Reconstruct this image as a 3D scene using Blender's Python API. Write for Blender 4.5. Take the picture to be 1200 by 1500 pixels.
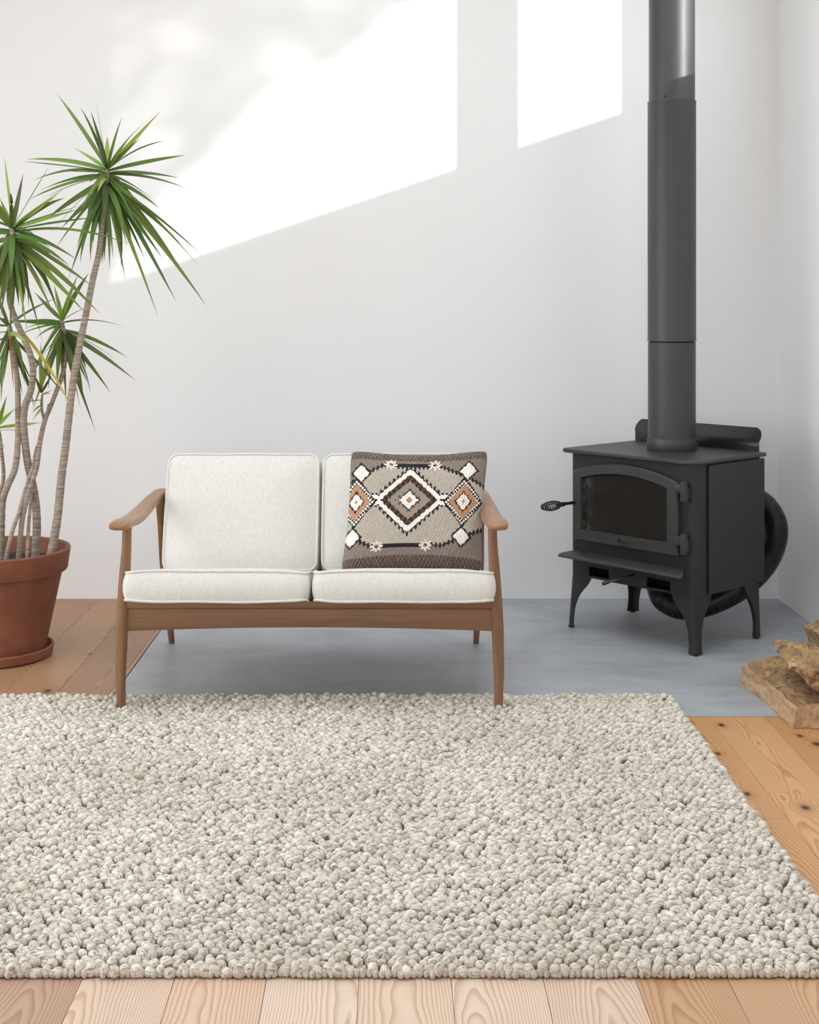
import bpy, bmesh, math, random
import numpy as np
from mathutils import Vector, Matrix, noise

random.seed(7)
rng = np.random.default_rng(7)
for o in list(bpy.data.objects):
    bpy.data.objects.remove(o)
scene = bpy.context.scene
COL = scene.collection

# ------------------------------------------------------------------ camera
F, CX, CY, H = 1930.0, 575.0, 455.0, 1.265
cd = bpy.data.cameras.new('camera')
cam = bpy.data.objects.new('camera', cd)
COL.objects.link(cam)
cam.location = (0, 0, H)
cam.rotation_euler = (math.pi / 2, 0, 0)
cd.sensor_fit = 'VERTICAL'
cd.sensor_height = 36.0
cd.lens = F / 1500 * 36.0
cd.shift_x = (600 - CX) / 1500
cd.shift_y = -(750 - CY) / 1500
cd.clip_start = 0.02
scene.camera = cam

# ------------------------------------------------------------------ sky, sun, exposure
w = bpy.data.worlds.new('world')
scene.world = w
w.use_nodes = True
bg = w.node_tree.nodes['Background']
bg.inputs[0].default_value = (0.93, 0.965, 1.0, 1)
bg.inputs[1].default_value = 2.6

SUN = Vector((-1.16, 1.0, -0.387)).normalized()
sd = bpy.data.lights.new('sun', 'SUN')
sd.energy = 3.0
sd.angle = math.radians(0.6)
sd.color = (1.0, 0.97, 0.93)
sun = bpy.data.objects.new('sun', sd)
COL.objects.link(sun)
sun.rotation_euler = SUN.to_track_quat('-Z', 'Y').to_euler()
sun.location = (8, -2, 6)

vs = scene.view_settings
vs.view_transform = 'Standard'
vs.look = 'None'
vs.exposure = 0.52
vs.gamma = 1.0
vs.use_curve_mapping = False


def P(px, py, d):
    """the point at depth d seen at photo pixel (px, py)"""
    return Vector(((px - CX) / F * d, d, H - (py - CY) / F * d))


# ------------------------------------------------------------------ helpers
def link(name, me, mat=None, parent=None, smooth=True):
    o = bpy.data.objects.new(name, me)
    COL.objects.link(o)
    if mat and not me.materials:
        me.materials.append(mat)
    if smooth and len(me.polygons):
        me.polygons.foreach_set('use_smooth', [True] * len(me.polygons))
        try:
            me.set_sharp_from_angle(angle=math.radians(38))
        except Exception:
            pass
    if parent:
        o.parent = parent
    return o


def obj(name, bm, mat, parent=None, smooth=True):
    bmesh.ops.recalc_face_normals(bm, faces=bm.faces)
    me = bpy.data.meshes.new(name)
    bm.to_mesh(me)
    bm.free()
    return link(name, me, mat, parent, smooth)


def empty(name, loc=(0, 0, 0), rz=0.0):
    o = bpy.data.objects.new(name, None)
    COL.objects.link(o)
    o.location = loc
    o.rotation_euler = (0, 0, rz)
    o.empty_display_size = 0.1
    return o


def tag(o, label=None, cat=None, group=None, kind=None):
    if label: o['label'] = label
    if cat: o['category'] = cat
    if group: o['group'] = group
    if kind: o['kind'] = kind
    return o


def box(bm, x0, x1, y0, y1, z0, z1, bev=0.0):
    r = bmesh.ops.create_cube(bm, size=1.0)
    vs_ = r['verts']
    for v in vs_:
        v.co = Vector((x0 + (v.co.x + .5) * (x1 - x0), y0 + (v.co.y + .5) * (y1 - y0), z0 + (v.co.z + .5) * (z1 - z0)))
    if bev > 0:
        es = list({e for v in vs_ for e in v.link_edges})
        bmesh.ops.bevel(bm, geom=es, offset=bev, segments=2, profile=0.5, affect='EDGES')


def loft(bm, rings, caps=True, closed=False):
    vr = [[bm.verts.new(p) for p in r] for r in rings]
    n = len(vr[0])
    m = len(vr)
    for i in range(m if closed else m - 1):
        a, b = vr[i], vr[(i + 1) % m]
        for j in range(n):
            bm.faces.new((a[j], a[(j + 1) % n], b[(j + 1) % n], b[j]))
    if caps and not closed:
        bm.faces.new(list(reversed(vr[0])))
        bm.faces.new(vr[-1])
    return vr


def catmull(pts, per=8):
    pts = [Vector(p) for p in pts]
    out = []
    for i in range(len(pts) - 1):
        p0 = pts[max(i - 1, 0)]; p1 = pts[i]; p2 = pts[i + 1]; p3 = pts[min(i + 2, len(pts) - 1)]
        for k in range(per):
            t = k / per
            out.append(0.5 * ((2 * p1) + (-p0 + p2) * t + (2 * p0 - 5 * p1 + 4 * p2 - p3) * t * t + (-p0 + 3 * p1 - 3 * p2 + p3) * t ** 3))
    out.append(pts[-1])
    return out


def tube(bm, pts, radii, n=12, caps=True, closed=False):
    pts = [Vector(p) for p in pts]
    m = len(pts)
    if not hasattr(radii, '__len__'):
        radii = [radii] * m
    def tan(i):
        if closed:
            return (pts[(i + 1) % m] - pts[(i - 1) % m]).normalized()
        return (pts[min(i + 1, m - 1)] - pts[max(i - 1, 0)]).normalized()
    t = tan(0)
    ref = Vector((0, 0, 1)) if abs(t.z) < .9 else Vector((1, 0, 0))
    nx = t.cross(ref).normalized()
    rings = []
    for i in range(m):
        t = tan(i)
        nx = (nx - t * nx.dot(t)).normalized()
        ny = t.cross(nx)
        rings.append([pts[i] + (nx * math.cos(a) + ny * math.sin(a)) * radii[i] for a in [2 * math.pi * k / n for k in range(n)]])
    loft(bm, rings, caps, closed)


def lathe(bm, prof, n=48):
    rings = [[Vector((r * math.cos(2 * math.pi * k / n), r * math.sin(2 * math.pi * k / n), z)) for k in range(n)] for r, z in prof]
    loft(bm, rings, caps=True)


def rrect(x0, x1, y0, y1, r, seg=5):
    """rounded rectangle outline, counter-clockwise"""
    if not hasattr(r, '__len__'):
        r = [r] * 4
    pts = []
    cs = [(x0 + r[0], y0 + r[0], math.pi, r[0]), (x1 - r[1], y0 + r[1], 1.5 * math.pi, r[1]), (x1 - r[2], y1 - r[2], 0, r[2]), (x0 + r[3], y1 - r[3], .5 * math.pi, r[3])]
    for cx, cy, a0, rr in cs:
        for k in range(seg + 1):
            a = a0 + .5 * math.pi * k / seg
            pts.append((cx + rr * math.cos(a), cy + rr * math.sin(a)))
    return pts


def prism(bm, outline, d0, d1, axis='z', bev=0.0):
    """extrude a 2D outline; axis z: (x,y), axis y: (x,z)"""
    def mk(p, d):
        return Vector((p[0], p[1], d)) if axis == 'z' else (Vector((p[0], d, p[1])) if axis == 'y' else Vector((d, p[0], p[1])))
    if bev <= 0:
        loft(bm, [[mk(p, d0) for p in outline], [mk(p, d1) for p in outline]])
        return
    n = len(outline)
    ins = []
    area = sum(outline[i][0] * outline[(i + 1) % n][1] - outline[(i + 1) % n][0] * outline[i][1] for i in range(n))
    sgn = 1 if area > 0 else -1
    for i in range(n):
        a, b, c = Vector(outline[i - 1]), Vector(outline[i]), Vector(outline[(i + 1) % n])
        e1 = (b - a).normalized(); e2 = (c - b).normalized()
        nn = (Vector((-e1.y, e1.x)) + Vector((-e2.y, e2.x)))
        nn = nn.normalized() * sgn
        ins.append((b.x + nn.x * bev, b.y + nn.y * bev))
    s = 1 if d1 > d0 else -1
    loft(bm, [[mk(p, d0) for p in ins], [mk(p, d0 + s * bev) for p in outline], [mk(p, d1 - s * bev) for p in outline], [mk(p, d1) for p in ins]])


# ------------------------------------------------------------------ materials
class NT:
    def __init__(self, name):
        self.m = bpy.data.materials.new(name)
        self.m.use_nodes = True
        self.t = self.m.node_tree
        self.b = self.t.nodes['Principled BSDF']
    def n(self, kind, **kw):
        nd = self.t.nodes.new(kind)
        for k, v in kw.items():
            setattr(nd, k, v)
        return nd
    def put(self, sock, v):
        if hasattr(v, 'is_output') or isinstance(v, bpy.types.NodeSocket):
            self.t.links.new(v, sock)
        else:
            sock.default_value = v
    def math(self, op, a, b=0.0, c=0.0, clamp=False):
        nd = self.n('ShaderNodeMath', operation=op, use_clamp=clamp)
        for s, v in zip(nd.inputs, (a, b, c)):
            self.put(s, v)
        return nd.outputs[0]
    def mix(self, f, a, b, mode='MIX'):
        nd = self.n('ShaderNodeMix', data_type='RGBA', blend_type=mode)
        self.put(nd.inputs[0], f); self.put(nd.inputs[6], a); self.put(nd.inputs[7], b)
        return nd.outputs[2]
    def coord(self, which='Object', scale=(1, 1, 1), loc=None):
        tc = self.n('ShaderNodeTexCoord')
        mp = self.n('ShaderNodeMapping')
        self.t.links.new(tc.outputs[which], mp.inputs[0])
        mp.inputs['Scale'].default_value = scale
        if loc is not None:
            self.put(mp.inputs['Location'], loc)
        return mp.outputs[0]
    def noise(self, vec, scale, detail=4, rough=.55, dist=0.0):
        nd = self.n('ShaderNodeTexNoise')
        self.put(nd.inputs['Vector'], vec)
        nd.inputs['Scale'].default_value = scale
        nd.inputs['Detail'].default_value = detail
        nd.inputs['Roughness'].default_value = rough
        nd.inputs['Distortion'].default_value = dist
        return nd.outputs[0]
    def ramp(self, f, stops):
        nd = self.n('ShaderNodeValToRGB')
        self.put(nd.inputs[0], f)
        el = nd.color_ramp.elements
        while len(el) < len(stops):
            el.new(.5)
        for e, (p, c) in zip(el, stops):
            e.position = p
            e.color = (c, c, c, 1) if not hasattr(c, '__len__') else (*c, 1)
        return nd.outputs[0]
    def bump(self, h, strength=.3, dist=.01):
        nd = self.n('ShaderNodeBump')
        self.put(nd.inputs['Height'], h)
        nd.inputs['Strength'].default_value = strength
        nd.inputs['Distance'].default_value = dist
        self.t.links.new(nd.outputs[0], self.b.inputs['Normal'])
    def col(self, c):
        self.put(self.b.inputs['Base Color'], c if not isinstance(c, tuple) else (*c, 1))
    def rough(self, r):
        self.put(self.b.inputs['Roughness'], r)


def srgb(r, g, b):
    f = lambda c: (c / 255 / 12.92) if c <= 10 else ((c / 255 + .055) / 1.055) ** 2.4
    return (f(r), f(g), f(b))


def mat_wall():
    k = NT('white_plaster')
    co = k.coord('Object')
    nz = k.noise(co, 1.3, 3)
    k.col(k.mix(nz, (.86, .86, .86, 1), (.89, .89, .888, 1)))
    k.rough(.75)
    k.bump(k.noise(co, 60, 4), .03, .004)
    return k.m


def mat_paint(name, c, rough=.6):
    k = NT(name)
    nz = k.noise(k.coord('Object'), 3, 3)
    k.col(k.mix(nz, (*[v * .96 for v in c], 1), (*[min(1, v * 1.04) for v in c], 1)))
    k.rough(rough)
    return k.m


KNOTS = [(1057, 1062, 1.0), (1095, 1163, .8), (1180, 1183, 1.1), (1052, 1104, .7), (1197, 1090, 1.2), (1172, 1078, .8), (70, 1012, 1.0), (132, 958, .6)]


def mat_plank():
    k = NT('pine_plank')
    tc = k.n('ShaderNodeTexCoord')
    oi = k.n('ShaderNodeObjectInfo')
    sp = k.n('ShaderNodeSeparateXYZ')
    k.t.links.new(tc.outputs['Object'], sp.inputs[0])
    geo = k.n('ShaderNodeNewGeometry')
    sw = k.n('ShaderNodeSeparateXYZ')
    k.t.links.new(geo.outputs['Position'], sw.inputs[0])
    rnd = oi.outputs['Random']
    off = k.math('MULTIPLY', rnd, 37.0)
    cb = k.n('ShaderNodeCombineXYZ')
    k.put(cb.inputs[0], k.math('MULTIPLY', sp.outputs[0], 5.0))
    k.put(cb.inputs[1], k.math('ADD', k.math('MULTIPLY', sp.outputs[1], 1.6), off))
    k.put(cb.inputs[2], off)
    warp = k.math('SUBTRACT', k.noise(cb.outputs[0], 1.0, 3, .5), .5)
    # knots swirl the rings around them
    kd = None; kn = None
    for px, py, s in KNOTS:
        p = P(px, py, F * H / (py - CY))
        dx = k.math('SUBTRACT', sw.outputs[0], p.x)
        dy = k.math('MULTIPLY', k.math('SUBTRACT', sw.outputs[1], p.y), .62)
        d2 = k.math('ADD', k.math('MULTIPLY', dx, dx), k.math('MULTIPLY', dy, dy))
        g = k.math('EXPONENT', k.math('MULTIPLY', d2, -1.0 / (.022 * s) ** 2))
        g2 = k.math('EXPONENT', k.math('MULTIPLY', d2, -1.0 / (.0095 * s) ** 2))
        kd = g if kd is None else k.math('ADD', kd, g)
        kn = g2 if kn is None else k.math('ADD', kn, g2)
    xo = k.math('ADD', sp.outputs[0], k.math('MULTIPLY', k.math('SUBTRACT', k.math('FRACT', k.math('MULTIPLY', rnd, 13.7)), .5), .20))
    zo = k.math('ADD', k.math('ADD', .03, k.math('MULTIPLY', k.math('FRACT', k.math('MULTIPLY', rnd, 7.3)), .03)), k.math('MULTIPLY', sp.outputs[1], .022))
    zo = k.math('ADD', zo, k.math('MULTIPLY', warp, .05))
    zo = k.math('ADD', zo, k.math('MULTIPLY', kd, .028))
    r = k.math('SQRT', k.math('ADD', k.math('MULTIPLY', xo, xo), k.math('MULTIPLY', zo, zo)))
    ring = k.math('FRACT', k.math('MULTIPLY', r, 250.0))
    late = k.ramp(ring, [(0, 0.0), (.45, .15), (.86, 1.0), (1.0, 0.0)])
    cf = k.n('ShaderNodeCombineXYZ')
    k.put(cf.inputs[0], k.math('MULTIPLY', sp.outputs[0], 420.0))
    k.put(cf.inputs[1], k.math('ADD', k.math('MULTIPLY', sp.outputs[1], 9.0), off))
    fib = k.noise(cf.outputs[0], 1.0, 3, .6)
    base = oi.outputs['Color']
    dark = k.mix(1.0, base, (.66, .50, .40, 1), 'MULTIPLY')
    c = k.mix(k.math('MULTIPLY', late, .78), base, dark)
    c = k.mix(k.math('MULTIPLY', fib, .35), c, k.mix(1.0, c, (.82, .76, .70, 1), 'MULTIPLY'))
    big = k.noise(cb.outputs[0], .6, 2)
    c = k.mix(k.math('MULTIPLY', big, .5), c, k.mix(1.0, c, (.85, .80, .78, 1), 'MULTIPLY'))
    c = k.mix(k.math('MINIMUM', k.math('MULTIPLY', kd, .45), 1.0), c, k.mix(1.0, base, (.45, .28, .2, 1), 'MULTIPLY'))
    c = k.mix(k.math('MINIMUM', k.math('MULTIPLY', kn, 1.1), 1.0), c, (.018, .010, .008, 1))
    k.col(c)
    k.rough(k.math('ADD', .36, k.math('MULTIPLY', fib, .15)))
    k.bump(k.math('ADD', late, fib), .06, .002)
    return k.m


def mat_concrete():
    k = NT('grey_concrete')
    co = k.coord('Object')
    a = k.noise(co, 2.1, 7, .64, .9)
    st = k.noise(k.coord('Object', (3, 14, 1)), 1.0, 5, .6, .4)
    fine = k.noise(co, 55, 4, .6)
    c = k.ramp(a, [(.28, srgb(144, 149, 154)), (.5, srgb(170, 174, 179)), (.72, srgb(194, 198, 202))])
    c = k.mix(k.math('MULTIPLY', k.ramp(st, [(.4, 0.0), (.7, 1.0)]), .3), c, (*srgb(206, 210, 215), 1))
    c = k.mix(k.math('MULTIPLY', fine, .22), c, (*srgb(138, 143, 149), 1))
    k.col(c)
    k.rough(k.math('ADD', .34, k.math('MULTIPLY', a, .22)))
    k.bump(fine, .05, .002)
    return k.m


def mat_wood(name, light, dark, axis='x', rough=.38, scale=1.0):
    k = NT(name)
    s = {'x': (2.2, 34, 34), 'y': (34, 2.2, 34), 'z': (34, 34, 2.2)}[axis]
    co = k.coord('Object', tuple(v * scale for v in s))
    a = k.noise(co, 1.0, 5, .6, .7)
    f = k.noise(k.coord('Object', tuple(v * 7 * scale for v in s)), 1.0, 3, .6)
    c = k.mix(k.ramp(a, [(.3, 0.0), (.7, 1.0)]), (*dark, 1), (*light, 1))
    c = k.mix(k.math('MULTIPLY', f, .35), c, (*[v * .55 for v in dark], 1))
    k.col(c)
    k.rough(rough)
    k.bump(f, .05, .001)
    return k.m


def mat_linen():
    k = NT('off_white_linen')
    w1 = k.noise(k.coord('Object', (60, 900, 900)), 1.0, 3, .6)
    w2 = k.noise(k.coord('Object', (900, 60, 60)), 1.0, 3, .6)
    s = k.math('MULTIPLY', k.math('ADD', w1, w2), .5)
    slub = k.ramp(s, [(.36, 0.0), (.62, 1.0)])
    c = k.mix(slub, (*srgb(206, 203, 195), 1), (*srgb(234, 232, 227), 1))
    k.col(c)
    k.rough(.92)
    k.b.inputs['Sheen Weight'].default_value = .25
    k.bump(s, .35, .0015)
    return k.m


def mat_stove(name='matte_black_steel', v=.046, rough=.5, spec=.5):
    k = NT(name)
    nz = k.noise(k.coord('Object'), 6, 4)
    k.col(k.mix(nz, (v * .88, v * .88, v * .88, 1), (v * 1.12, v * 1.12, v * 1.13, 1)))
    k.rough(k.math('ADD', rough - .05, k.math('MULTIPLY', nz, .1)))
    k.b.inputs['Specular IOR Level'].default_value = spec
    k.bump(k.noise(k.coord('Object'), 380, 2), .05, .001)
    return k.m


def mat_terracotta():
    k = NT('terracotta')
    co = k.coord('Object')
    a = k.noise(co, 7, 6, .65)
    c = k.ramp(a, [(.25, srgb(112, 66, 48)), (.55, srgb(138, 83, 61)), (.8, srgb(158, 104, 80))])
    k.col(c)
    k.rough(.72)
    k.bump(k.noise(co, 120, 4), .12, .002)
    return k.m


def mat_trunk():
    k = NT('ringed_bark')
    co = k.coord('Object')
    band = k.noise(k.coord('Object', (18, 18, 330)), 1.0, 3, .6)
    a = k.noise(co, 22, 4)
    c = k.ramp(band, [(.32, srgb(112, 98, 84)), (.5, srgb(162, 148, 132)), (.7, srgb(200, 190, 176))])
    c = k.mix(k.math('MULTIPLY', a, .3), c, (*srgb(100, 86, 72), 1))
    k.col(c)
    k.rough(.85)
    k.bump(band, .5, .003)
    return k.m


def mat_leaf():
    k = NT('strap_leaf')
    oi = k.n('ShaderNodeObjectInfo')
    tc = k.n('ShaderNodeTexCoord')
    sp = k.n('ShaderNodeSeparateXYZ')
    k.t.links.new(tc.outputs['UV'], sp.inputs[0])
    cb = k.n('ShaderNodeCombineXYZ')
    k.put(cb.inputs[0], k.math('MULTIPLY', sp.outputs[0], 22.0))
    k.put(cb.inputs[1], k.math('MULTIPLY', sp.outputs[1], 2.0))
    k.put(cb.inputs[2], k.math('MULTIPLY', oi.outputs['Random'], 50.0))
    st = k.noise(cb.outputs[0], 1.0, 3, .6)
    c = k.mix(k.ramp(st, [(.35, 0.0), (.7, 1.0)]), k.mix(1.0, oi.outputs['Color'], (.62, .72, .7, 1), 'MULTIPLY'), oi.outputs['Color'])
    tip = k.ramp(sp.outputs[1], [(.9, 0.0), (1.0, 1.0)])
    c = k.mix(k.math('MULTIPLY', tip, .5), c, (.30, .22, .09, 1))
    k.col(c)
    k.rough(.42)
    k.b.inputs['Specular IOR Level'].default_value = .45
    out = k.t.nodes['Material Output']
    tr = k.n('ShaderNodeBsdfTranslucent')
    k.t.links.new(k.mix(1.0, c, (1.3, 1.35, .7, 1), 'MULTIPLY'), tr.inputs[0])
    ms = k.n('ShaderNodeMixShader')
    ms.inputs[0].default_value = .28
    k.t.links.new(k.b.outputs[0], ms.inputs[1])
    k.t.links.new(tr.outputs[0], ms.inputs[2])
    k.t.links.new(ms.outputs[0], out.inputs[0])
    return k.m


def mat_attr(name, rough=.95, bump_scale=500):
    k = NT(name)
    at = k.n('ShaderNodeAttribute', attribute_name='Col')
    co = k.coord('Object')
    nz = k.noise(co, bump_scale, 3)
    c = k.mix(k.math('MULTIPLY', nz, .3), at.outputs['Color'], k.mix(1.0, at.outputs['Color'], (.7, .68, .66, 1), 'MULTIPLY'))
    k.col(c)
    k.rough(rough)
    k.bump(nz, .5, .002)
    return k.m


def mat_rug():
    k = NT('wool_loop_pile')
    at = k.n('ShaderNodeAttribute', attribute_name='strand')
    tn = k.n('ShaderNodeAttribute', attribute_name='tone')
    st = k.noise(at.outputs['Vector'], 1.0, 3, .62, .3)
    f = k.ramp(st, [(.33, 0.0), (.47, .72), (.62, 1.0)])
    lite = k.mix(tn.outputs['Fac'], (*srgb(206, 199, 186), 1), (*srgb(244, 239, 229), 1))
    dark = (*srgb(144, 131, 112), 1)
    k.col(k.mix(f, dark, lite))
    k.rough(1.0)
    k.b.inputs['Specular IOR Level'].default_value = .15
    k.b.inputs['Sheen Weight'].default_value = .2
    k.bump(k.noise(at.outputs['Vector'], 2.0, 2), .25, .001)
    return k.m


def mat_log(name, c0, c1, c2, stretch=(10, 2, 10), spots=.75):
    k = NT(name)
    co = k.coord('Object', stretch)
    a = k.noise(co, 2.2, 7, .68, .8)
    b = k.noise(k.coord('Object'), 26, 5, .7)
    c = k.ramp(a, [(.28, c0), (.5, c1), (.74, c2)])
    c = k.mix(k.ramp(b, [(.52, 0.0), (.66, spots)]), c, (*[v * .45 for v in c0], 1))
    k.col(c)
    k.rough(.9)
    k.bump(k.math('ADD', a, b), .7, .008)
    return k.m


def mat_soil():
    k = NT('potting_soil')
    co = k.coord('Object')
    a = k.noise(co, 90, 5, .7)
    k.col(k.ramp(a, [(.4, srgb(38, 32, 28)), (.6, srgb(74, 62, 52)), (.72, srgb(180, 172, 162))]))
    k.rough(.95)
    k.bump(a, 1.0, .01)
    return k.m


def mat_glass():
    k = NT('smoked_stove_glass')
    co = k.coord('Object')
    a = k.noise(co, 9, 5, .65, .6)
    sx = k.n('ShaderNodeSeparateXYZ'); k.t.links.new(k.coord('Object'), sx.inputs[0])
    edge = k.ramp(k.math('MULTIPLY', k.math('ADD', sx.outputs[0], .226), 5.0), [(0.0, 1.0), (.32, 0.0)])
    soot = k.math('MULTIPLY', edge, k.ramp(k.noise(k.coord('Object', (1, 1, .6)), 34, 5, .7, .8), [(.45, 0.0), (.75, 1.0)]))
    c = k.mix(a, (.018, .0175, .016, 1), (.026, .0255, .024, 1))
    k.col(k.mix(soot, c, (.16, .16, .15, 1)))
    k.rough(k.math('ADD', .16, k.math('MULTIPLY', soot, .5)))
    k.b.inputs['Specular IOR Level'].default_value = .35
    return k.m


M = dict(
    wall=mat_wall(), ceil=mat_paint('ceiling_white', (.88, .88, .88), .8), frame=mat_paint('window_white', (.8, .8, .79), .5),
    plank=mat_plank(), sub=mat_paint('subfloor', (.05, .035, .025), .9), concrete=mat_concrete(),
    ground=mat_paint('outside_ground', (.30, .30, .27), .9),
    teak_x=mat_wood('walnut_stain_across', srgb(148, 110, 78), srgb(120, 85, 57), 'x'),
    teak_y=mat_wood('walnut_stain_along', srgb(178, 138, 104), srgb(142, 103, 72), 'y'),
    teak_z=mat_wood('walnut_stain_upright', srgb(158, 118, 84), srgb(126, 90, 60), 'z'),
    linen=mat_linen(), topsteel=mat_stove('matte_black_top', .03, .46, .6), pipe=mat_stove('satin_black_flue', .034, .46, .7), steel=mat_stove('matte_black_steel', .026, .55, .4), iron=mat_stove('black_cast_iron', .042, .5, .5),
    gloss=mat_stove('gloss_black_enamel', .018, .22, .5), dark=mat_stove('deep_black', .012, .8, .2), hose=mat_stove('black_ribbed_hose', .014, .3, .5),  # dark: deepest, roughest black, for air channels and shield spacers
    glass=mat_glass(), terra=mat_terracotta(), soil=mat_soil(), trunk=mat_trunk(), leaf=mat_leaf(),
    kilim=mat_attr('woven_wool'), rug=mat_rug(), backing=mat_paint('jute_backing', srgb(104, 90, 72), .95),
    log=mat_log('split_wood', srgb(140, 108, 78), srgb(190, 158, 122), srgb(214, 188, 154), (16, 2, 16), .25),
    bark=mat_log('rough_bark', srgb(88, 66, 45), srgb(166, 133, 94), srgb(206, 176, 132), (14, 5, 14)),
    tree=mat_paint('tree_bark', (.08, .06, .045), .9), treeleaf=mat_paint('tree_leaf', (.05, .10, .03), .6),
)

# ------------------------------------------------------------------ the room
YB, XR, XL, YF, ZC = 5.785, 1.693, -3.4, -3.2, 3.9
T = .14


def struct(name, bm, m, label, parent=None, smooth=False):
    o = obj(name, bm, m, parent, smooth)
    if not parent:
        tag(o, label, kind='structure')
    return o


bm = bmesh.new(); box(bm, XL - T, XR + T, YB, YB + T, -.1, ZC)
struct('wall_back', bm, M['wall'], 'white plaster wall behind the sofa and stove')

# right wall with its high window (sill above the picture's right edge)
WY0, WY1, WZ0, WZ1 = 3.15, 5.19, 2.361, 3.6
bm = bmesh.new()
box(bm, XR, XR + T, YF, WY0, -.1, ZC); box(bm, XR, XR + T, WY1, YB, -.1, ZC)
box(bm, XR, XR + T, WY0, WY1, -.1, WZ0); box(bm, XR, XR + T, WY0, WY1, WZ1, ZC)
struct('wall_right', bm, M['wall'], 'white plaster wall to the right of the stove')

# left wall, tall window beside the plant's side of the room
LW = (0.4, 4.5, .25, 3.1)
bm = bmesh.new()
box(bm, XL - T, XL, YF, LW[0], -.1, ZC); box(bm, XL - T, XL, LW[1], YB, -.1, ZC)
box(bm, XL - T, XL, LW[0], LW[1], -.1, LW[2]); box(bm, XL - T, XL, LW[0], LW[1], LW[3], ZC)
struct('wall_left', bm, M['wall'], 'white plaster wall left of the plant, out of frame')

# wall behind the camera, mostly glazed
FW = (-2.2, .4, .7, 2.6)
bm = bmesh.new()
box(bm, XL, FW[0], YF - T, YF, -.1, ZC); box(bm, FW[1], XR, YF - T, YF, -.1, ZC)
box(bm, FW[0], FW[1], YF - T, YF, -.1, FW[2]); box(bm, FW[0], FW[1], YF - T, YF, FW[3], ZC)
struct('wall_front', bm, M['wall'], 'white plaster wall behind the camera')

KX0, KX1, KY0, KY1, KZ = -1.7, .9, 2.0, 4.5, ZC + .6        # skylight for top light; its unseen well walls added to block the sun
bm = bmesh.new()
box(bm, XL - T, KX0, YF - T, YB + T, ZC, ZC + .1); box(bm, KX1, XR + T, YF - T, YB + T, ZC, ZC + .1)
box(bm, KX0, KX1, YF - T, KY0, ZC, ZC + .1); box(bm, KX0, KX1, KY1, YB + T, ZC, ZC + .1)
struct('ceiling', bm, M['ceil'], 'plain white ceiling above the room')


bm = bmesh.new()
box(bm, KX0 - .08, KX0, KY0 - .08, KY1 + .08, ZC + .1, KZ); box(bm, KX1, KX1 + .08, KY0 - .08, KY1 + .08, ZC + .1, KZ)
box(bm, KX0, KX1, KY0 - .08, KY0, ZC + .1, KZ); box(bm, KX0, KX1, KY1, KY1 + .08, ZC + .1, KZ)
struct('sun_curb_1', bm, M['ceil'], 'unseen white skylight well above the rug, added to block the sun')


def window_x(name, x0, x1, y0, y1, z0, z1, mull, label):
    r = tag(empty(name, (x0, (y0 + y1) / 2, z0)), label, kind='structure')
    t = .035
    def part(nm, *a):
        bm = bmesh.new(); box(bm, *a); o = obj(nm, bm, M['frame'], r, False); o.matrix_parent_inverse = Matrix.Translation(-r.location)
    part('frame_rail', x0, x1, y0, y1, z1 - t, z1); part('window_sill', x0, x1, y0, y1, z0 - .0, z0 + .004)
    for m_ in mull:
        part('mullion', x0 + .03, x1 - .03, m_ - .02, m_ + .02, z0, z1)


window_x('window_1', XR + .03, XR + .11, WY0, WY1, WZ0, WZ1, [], 'high window in the right wall letting the sun in')
window_x('window_2', XL - .11, XL - .03, LW[0], LW[1], LW[2], LW[3], [1.75, 3.1], 'tall window in the left wall')

for nm, loc, rot, sx, sy in [('portal_left', (XL - .07, (LW[0] + LW[1]) / 2, (LW[2] + LW[3]) / 2), (0, -math.pi / 2, 0), LW[3] - LW[2], LW[1] - LW[0]),
                             ('portal_right', (XR + .07, (WY0 + WY1) / 2, (WZ0 + WZ1) / 2), (0, math.pi / 2, 0), WZ1 - WZ0, WY1 - WY0),
                             ('portal_front', ((FW[0] + FW[1]) / 2, YF - .07, (FW[2] + FW[3]) / 2), (math.pi / 2, 0, 0), FW[1] - FW[0], FW[3] - FW[2]),
                             ('portal_top', ((KX0 + KX1) / 2, (KY0 + KY1) / 2, KZ - .01), (0, 0, 0), KX1 - KX0, KY1 - KY0)]:
    ld = bpy.data.lights.new(nm, 'AREA')
    ld.shape = 'RECTANGLE'; ld.size = sx; ld.size_y = sy
    ld.cycles.is_portal = True
    lo = bpy.data.objects.new(nm, ld); COL.objects.link(lo)
    lo.location = loc; lo.rotation_euler = rot

bm = bmesh.new(); box(bm, -60, 60, -60, 60, -.5, -.3)
struct('ground', bm, M['ground'], 'pale gravel ground outside the house')

# floor: subfloor + planks, hearth slab
HX0, HY0 = -.92, 4.103
bm = bmesh.new(); box(bm, XL - T, XR + T, YF - T, YB + T, -.3, -.02)
floor = struct('floor', bm, M['sub'], 'knotty pine plank floor around the rug')
PW = .1745
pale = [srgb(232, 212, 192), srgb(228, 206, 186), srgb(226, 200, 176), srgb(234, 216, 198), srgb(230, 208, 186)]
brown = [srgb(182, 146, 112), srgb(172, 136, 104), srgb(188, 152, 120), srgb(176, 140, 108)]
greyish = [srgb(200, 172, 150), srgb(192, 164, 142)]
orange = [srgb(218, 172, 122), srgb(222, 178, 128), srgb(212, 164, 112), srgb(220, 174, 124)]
tan_ = [srgb(212, 176, 140), srgb(216, 182, 146), srgb(206, 168, 132)]


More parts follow.
